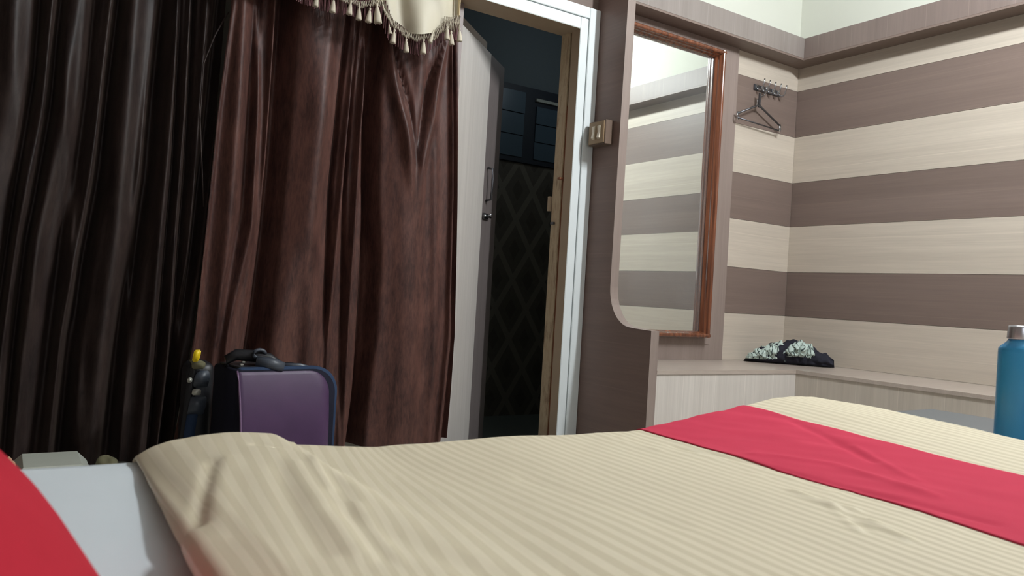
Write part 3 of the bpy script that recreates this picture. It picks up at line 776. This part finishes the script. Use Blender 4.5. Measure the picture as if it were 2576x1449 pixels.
CRE = [
 ([plane(532, 1185), plane(508, 1280), plane(496, 1350)], .0065, -.0048), ([plane(562, 1180), plane(540, 1280), plane(530, 1400)], .014, .002),
 ([plane(700, 1210), plane(740, 1330), plane(800, 1449)], .012, -.002), ([plane(890, 1290), plane(960, 1400), plane(1000, 1449)], .008, .003),
 ([plane(740, 1190), plane(800, 1300), plane(900, 1449)], .012, .003), ([plane(830, 1210), plane(900, 1340), plane(980, 1449)], .012, -.0025),
 ([plane(740, 1118), plane(790, 1150), plane(790, 1190), plane(832, 1256)], .006, .0035), ([plane(640, 1145), plane(760, 1150)], .006, -.003),
 ([plane(1330, 1180), plane(1500, 1240), plane(1700, 1300)], .02, -.002), ([plane(870, 1320), plane(1050, 1400), plane(1200, 1449)], .02, -.003),
 ([plane(2000, 1215), plane(2080, 1250), plane(2150, 1262)], .008, .003), ([plane(2120, 1270), plane(2180, 1310)], .006, -.003), ([plane(2190, 1290), plane(2290, 1335)], .007, .003), ([plane(2080, 1240), plane(2140, 1290), plane(2160, 1310)], .006, .003),
 ([plane(1700, 1100), plane(1950, 1160), plane(2200, 1230), plane(2500, 1300)], .010, -.003), ([plane(1900, 1130), plane(2100, 1160), plane(2350, 1240)], .012, .003),
 ([plane(2000, 1080), plane(2080, 1110), plane(2200, 1160)], .010, -.003), ([plane(2150, 1130), plane(2300, 1200)], .008, .002)]
def ztop(x, y):
    k = sstep(.55, 1.06, y)
    z = lin(FARP, x)*k+lin(NEARP, x)*(1-k)
    for p_, w_, h_ in CRE: z += crease(x, y, p_, w_, h_)
    z += .0030*nz(x*5+2, y*4)+.0012*nz(x*16, y*7)
    z += .0020*nz(x*26+y*6, y*8+3)*sstep(.9, 1.05, x)*sstep(1.5, 1.2, x) if False else .0018*nz(x*26+y*6, y*8+3)*sstep(.9, 1.05, x)
    z += .0022*max(0., nz(x*30, y*30, 4))*math.exp(-((x-.93)/.06)**2)
    return z
def bl(u, v):
    # u,v in cloth metres
    uu = min(u, UE); vv = min(v, VE)
    ue = max(uu, .152)
    x = ue+T(ue)*(max(vv, .2)-.8)*(1-.8*sstep(.22, .152, ue) if ue < .22 else 1)
    y = vv
    if ue > 1.3: x = x+(ue-(ue+T(ue)*(max(vv, .2)-.8)))*sstep(1.36, 1.545, ue)
    z = ztop(x, y)
    if u < .152:      # rolled edge on the sheet side
        R = (z-MZ-.004)/2; a = (.152-u)/R
        if a < PI: x -= R*math.sin(a); z -= R*(1-math.cos(a))
        else: x += (a-PI)*R; z -= 2*R
    if v > VE:
        a = (v-VE)/BR
        if a < PI/2: y += BR*math.sin(a); z -= BR*(1-math.cos(a))
        else: y += BR+.004*nz(x*9, v*3); z -= BR+(v-VE-BR*PI/2)
    if u > UE:
        a = (u-UE)/BR
        if a < PI/2: x += BR*math.sin(a); z -= BR*(1-math.cos(a))
        else: x += BR; z -= BR+(u-UE-BR*PI/2)
    return (x, y, z)
def blanket_piece(name, u0, u1, mat, nu, dz=0.):
    V0, V1, nv = -.3, 1.33, 260
    def fn(a, b):
        p = bl(u0+(u1-u0)*a, V0+(V1-V0)*b); 
        return (p[0], p[1], p[2]+dz)
    return gridmesh(name, nu, nv, fn, mat, None, lambda a, b: (u0+(u1-u0)*a, V0+(V1-V0)*b))
bk = blanket_piece('blanket', .065, 1.75, M['blanket'], 330)
tag(bk, 'cream satin-striped blanket spread over the bed with a crimson band', 'blanket')
rb = blanket_piece('red_band', .987, 1.29, M['red'], 90, .0022)
rb.parent = bk; rb['label'] = 'crimson band across the foot of the blanket'
rb.modifiers.new('thick', 'SOLIDIFY').thickness = .002

# ------------------------------------------------------------------ red pillow
def pillow(name, c, half, rot, mat, e=.55):
    m = Matrix.Translation(c) @ rot
    def fn(u, v):
        a = u*2*PI; b = (v-.5)*PI
        sp = lambda t, p: math.copysign(abs(t)**p, t)
        cb = sp(math.cos(b), .8)
        x, y = sp(math.cos(a), e)*cb, sp(math.sin(a), e)*cb
        pinch = 1-.25*(max(abs(x), abs(y)))**3
        z = sp(math.sin(b), .9)*pinch
        q = Vector((x*half[0], y*half[1], z*half[2]+.004*nz(x*3, y*3, z)))
        p = m @ q; p.z = max(p.z, MZ+.004+.0005*p.x)
        return p
    return gridmesh(name, 72, 40, fn, mat)
pl = pillow('pillow', Vector((-.196, .50, .618)), (.30, .22, .118), Matrix.Rotation(math.radians(6), 4, 'Z') @ Matrix.Rotation(math.radians(29), 4, 'Y'), M['red_pillow'])
tag(pl, 'deep red pillow at the lower left on the white sheet', 'pillow')

# ------------------------------------------------------------------ side table and bottle
tb = empty('side_table', (2.05, .8, 0)); tag(tb, 'low grey-topped table standing beyond the foot of the bed', 'table')
rel(box('table_top', (1.62, .35, .42), (2.472, 1.325, .45), M['table_grey'], bev=.004), tb)
for x in (1.66, 2.43):
    for y in (.39, 1.28): rel(box('leg', (x-.02, y-.02, .001), (x+.02, y+.02, .4198), M['dark_steel'], bev=.003), tb)
bx, by = 1.749, .767
bt = empty('water_bottle', (bx, by, .451)); tag(bt, 'blue plastic water bottle with a silver cap standing on the low table', 'bottle')
def lathe(name, prof_, mat, parent, seg=48):
    vs = []; fs = []
    for r, z in prof_:
        for k in range(seg): vs.append((r*math.cos(2*PI*k/seg), r*math.sin(2*PI*k/seg), z))
    for i in range(len(prof_)-1):
        for k in range(seg): fs.append((i*seg+k, i*seg+(k+1) % seg, (i+1)*seg+(k+1) % seg, (i+1)*seg+k))
    fs.append(tuple(range(seg-1, -1, -1))); fs.append(tuple((len(prof_)-1)*seg+k for k in range(seg)))
    return frompy(name, vs, fs, mat, parent)
lathe('body', [(.030, 0), (.034, .004), (.036, .012), (.036, .222), (.0355, .230), (.031, .236), (.024, .242), (.0205, .246), (.0185, .250)], M['bottle'], bt)
lathe('cap', [(.0215, .2505), (.0218, .252), (.0212, .262), (.0205, .274), (.019, .278), (.0, .279)], M['cap'], bt)

# ------------------------------------------------------------------ suitcase
sc = empty('suitcase', (.76, 2.5, 0)); tag(sc, 'purple cabin suitcase with black handle standing in front of the curtain', 'suitcase')
rz = math.radians(9)
sc.rotation_euler.z = rz
X0, X1, ZT = -.172, .168, .456
def rr_outline(x0, x1, z0, z1, rs, n=8):
    # corner radii: bl, br, tr, tl
    o = []
    for (cx, cz, a0, r) in ((x0+rs[0], z0+rs[0], PI, rs[0]), (x1-rs[1], z0+rs[1], 1.5*PI, rs[1]), (x1-rs[2], z1-rs[2], 0, rs[2]), (x0+rs[3], z1-rs[3], .5*PI, rs[3])):
        for k in range(n+1): o.append((cx+r*math.cos(a0+k/n*PI/2), cz+r*math.sin(a0+k/n*PI/2)))
    return o
def shell(name, out, ys, mat, bulge=None, inset=None):
    """loft of outline at several y, scale per ring"""
    bm = bmesh.new(); rings = []
    cx = sum(q[0] for q in out)/len(out); cz = sum(q[1] for q in out)/len(out)
    for (y, s) in ys:
        rings.append([bm.verts.new((cx+(q[0]-cx)*(1-s/.17), y, cz+(q[1]-cz)*(1-s/.21))) for q in out])
    n = len(out)
    for i in range(len(rings)-1):
        for k in range(n): bm.faces.new((rings[i][k], rings[i][(k+1) % n], rings[i+1][(k+1) % n], rings[i+1][k]))
    bm.faces.new(rings[0]); bm.faces.new(rings[-1])
    bmesh.ops.recalc_face_normals(bm, faces=bm.faces)
    return frombm(name, bm, mat, sc, True)
out = rr_outline(X0, X1, .03, ZT, (.02, .05, .085, .012), 12)
shell('body', out, [(.115, .012), (.11, .0), (-.06, .0), (-.066, .004)], M['navy_dark'])
shell('zip_band', [(q[0]+.004 if q[0] > X0+.03 else q[0]+.012, q[1]+.0008) for q in out], [(-.030, .0), (-.036, -.004), (-.058, -.004), (-.064, .0)], M['navy'])
0 and shell('zip_band', [(q[0]+.004*(q[0] > 0), q[1]+.003) for q in out], [(.02, .0), (.016, -.004), (0.0, -.004), (-.004, .0)], M['navy'])
# bulged purple front
FR = .075
def frontfn(u, v):
    z0_, z1_ = .045, ZT-.005; z = z0_+(z1_-z0_)*v
    xr = X1-.030
    q = max(0., z-(z1_-FR)); xr = xr-FR+math.sqrt(max(0., FR*FR-q*q))
    x = X0+.002+(xr-X0-.002)*u
    zc = min(1., abs((z-.17)/(z1_-.17)))
    y = -.067-.055*max(0., 1-zc**2.0)
    y += .030*max(0., (u-.86)/.14)**2*(1-zc**2.3) + (.004 if u in (0, 1) or v in (0, 1) else 0)
    return (x, y, z)
gridmesh('front_panel', 40, 60, frontfn, M['purple'], sc)
pip = plain('purple_piping', srgb(118, 92, 122), .35)
tube('piping', [(frontfn(0, k/24)[0], frontfn(0.001, k/24)[1]-.001, frontfn(0, k/24)[2]) for k in range(25)], .0032, pip, sc, 6)
bm = bmesh.new()
side = [(X0+.0015, -.064, frontfn(0, k/24)[2]) for k in range(25)]
for k in range(24):
    a_, b_ = frontfn(0, k/24), frontfn(0, (k+1)/24)
    v4 = [bm.verts.new(p) for p in (side[k], side[k+1], (b_[0], b_[1], b_[2]), (a_[0], a_[1], a_[2]))]; bm.faces.new(v4)
frombm('side_gusset', bm, M['navy_dark'], sc, True)
hnd = tube('handle', [(-.165, .03, ZT-.002), (-.162, .03, ZT+.022), (-.14, .022, ZT+.036), (-.09, .0, ZT+.034), (-.05, -.02, ZT+.026), (-.03, -.03, ZT+.012), (-.025, -.032, ZT-.004)], [.012, .016, .018, .019, .018, .016, .012], M['black_plastic'], sc, 12)
pts = [(-.085+.020*math.cos(a), -.022, ZT+.042+.013*math.sin(a)) for a in [k/12*2*PI for k in range(13)]]
tube('ring', pts, .006, M['grey_plastic'], hnd)
tube('grip_end', [(-.10, -.034, ZT+.020), (-.06, -.052, ZT+.014), (-.022, -.062, ZT+.004)], [.016, .020, .016], M['grey_plastic'], hnd, 12)
tube('strap_base', [(-.01, -.03, ZT+.006), (.05, -.035, ZT+.004), (.10, -.04, ZT-.008)], [.008, .009, .007], M['grey_plastic'], sc, 10)
box('top_plate', (X0+.012, -.05, ZT+.001), (-.02, .10, ZT+.006), M['black_plastic'], sc, bev=.001)
for (x, y) in ((-.135, -.01), (-.10, .06)): box('rivet', (x-.005, y-.005, ZT+.0062), (x+.005, y+.005, ZT+.011), M['silver'], sc, bev=.001)
for x in (-.13, .11):
    for y in (-.03, .09): tube('wheel', [(x-.01, y, .0225), (x+.01, y, .0225)], .0215, M['black_plastic'], sc, 16)

# ------------------------------------------------------------------ backpack beside the suitcase
bp = empty('backpack', (.52, 2.67, 0)); tag(bp, 'black backpack with grey straps and a yellow tag left of the suitcase', 'bag')
def addp(o): return rel(o, bp)
def rb2(name, a, b, r, mat): return addp(rbox(name, a, b, r, mat, 3))
rb2('body', (.512, 2.675, .001), (.60, 2.80, .45), .03, M['black_plastic'])
def pz(px, py, y=2.62): return onY(px, py, y)
def strap(name, ptsl, hw, mat, y=2.63, th=.014):
    bm = bmesh.new(); n = len(ptsl); A = []
    for (px, py, w_) in ptsl:
        p = pz(px, py, y)
        A.append([bm.verts.new((p.x-w_, y-th/2, p.z)), bm.verts.new((p.x+w_, y-th/2, p.z)), bm.verts.new((p.x+w_, y+th/2, p.z)), bm.verts.new((p.x-w_, y+th/2, p.z))])
    for i in range(n-1):
        for k in range(4): bm.faces.new((A[i][k], A[i][(k+1) % 4], A[i+1][(k+1) % 4], A[i+1][k]))
    bm.faces.new(A[0]); bm.faces.new(list(reversed(A[-1]))); bmesh.ops.recalc_face_normals(bm, faces=bm.faces)
    bmesh.ops.bevel(bm, geom=list(bm.edges), offset=.003, segments=2, affect='EDGES')
    return addp(frombm(name, bm, mat, None, True))
strap('strap_pad', [(512, 932, .016), (508, 950, .024), (504, 974, .022)], 0, M['grey_plastic'])
strap('strap_pad', [(500, 998, .024), (496, 1020, .026), (490, 1044, .024)], 0, M['grey_plastic'])
strap('strap', [(492, 905, .014), (488, 935, .014), (480, 975, .014), (474, 1030, .016), (468, 1090, .018), (462, 1130, .02)], 0, M['black_plastic'], 2.65, .02)
strap('strap', [(484, 1042, .016), (476, 1090, .016), (470, 1130, .016)], 0, M['navy'], 2.625)
strap('buckle', [(495, 979, .013), (493, 994, .013)], 0, M['silver'], 2.61)
strap('buckle', [(478, 950, .007), (476, 963, .007)], 0, M['silver'], 2.61)
strap('loop', [(488, 905, .018), (500, 912, .022), (498, 928, .018)], 0, M['olive'], 2.62)
strap('tag', [(498, 880, .010), (495, 894, .011), (491, 910, .010)], 0, M['yellow'], 2.60, .005)

# ------------------------------------------------------------------ small things beyond the bed's far edge
bxo = empty('storage_box', (.15, 2.5, 0)); tag(bxo, 'low pale grey plastic box on the floor between bed and curtain', 'box')
a = onY(62, 1141, 2.5); b = onY(211, 1134, 2.5)
zt_ = (onY(211, 1134, 2.72).z+onY(62, 1141, 2.72).z)/2
bm = bmesh.new()
v = [bm.verts.new(p) for p in ((a.x-.03, 2.5, 0.001), (b.x+.03, 2.5, .001), (b.x+.03, 2.75, .001), (a.x-.03, 2.75, .001), (a.x-.03, 2.5, zt_-.035), (b.x+.03, 2.5, zt_-.035), (b.x+.03, 2.75, zt_-.035), (a.x-.03, 2.75, zt_-.035), (a.x, 2.53, zt_), (b.x, 2.53, zt_), (b.x, 2.72, zt_), (a.x, 2.72, zt_))]
for f in ((0, 1, 5, 4), (1, 2, 6, 5), (2, 3, 7, 6), (3, 0, 4, 7), (4, 5, 9, 8), (5, 6, 10, 9), (6, 7, 11, 10), (7, 4, 8, 11), (8, 9, 10, 11), (3, 2, 1, 0)): bm.faces.new([v[i] for i in f])
rel(frombm('body', bm, M['box']), bxo)
def blob(name, c, r, mat, seed, amp=.15):
    def fn(u, vv):
        a_ = u*2*PI; b_ = (vv-.5)*PI; q = Vector((math.cos(a_)*math.cos(b_), math.sin(a_)*math.cos(b_), math.sin(b_)))
        k = 1+amp*nz(q.x*1.7+seed, q.y*1.7, q.z*1.7)
        return (c[0]+q.x*r[0]*k, c[1]+q.y*r[1]*k, max(.001, c[2]+q.z*r[2]*k))
    return gridmesh(name, 40, 24, fn, mat)
c = onY(272, 1160, 2.64)
tag(blob('olive_cloth', (c.x, 2.66, .085), (.042, .055, .082), M['olive'], 2.), 'olive cloth bundle on the floor just right of the pale box', 'cloth')
c = onY(30, 1142, 2.45)
tag(blob('beige_cloth', (c.x-.005, 2.43, .11), (.022, .03, .112), M['beige'], 6.), 'small beige cloth bundle upright between pale box and red pillow', 'cloth')

# ------------------------------------------------------------------ ceiling lamp fixture (out of frame)
lp = empty('ceiling_lamp', (TUBE.x, TUBE.y, ZC)); tag(lp, 'fluorescent tube lamp fixed to the ceiling above the foot of the bed', 'lamp')
hs = box('blocker_housing', (-.62, -.075, -ZC+TUBE.z+.016), (.62, .075, -.0005), M['white_paint'], lp)  # unseen, widened to block light going up to the ceiling
hs.rotation_euler.z = math.atan2(TDIR.y, TDIR.x)
rel(tube('tube', [TUBE-TDIR*.58, TUBE+TDIR*.58], .013, M['tube']), lp)
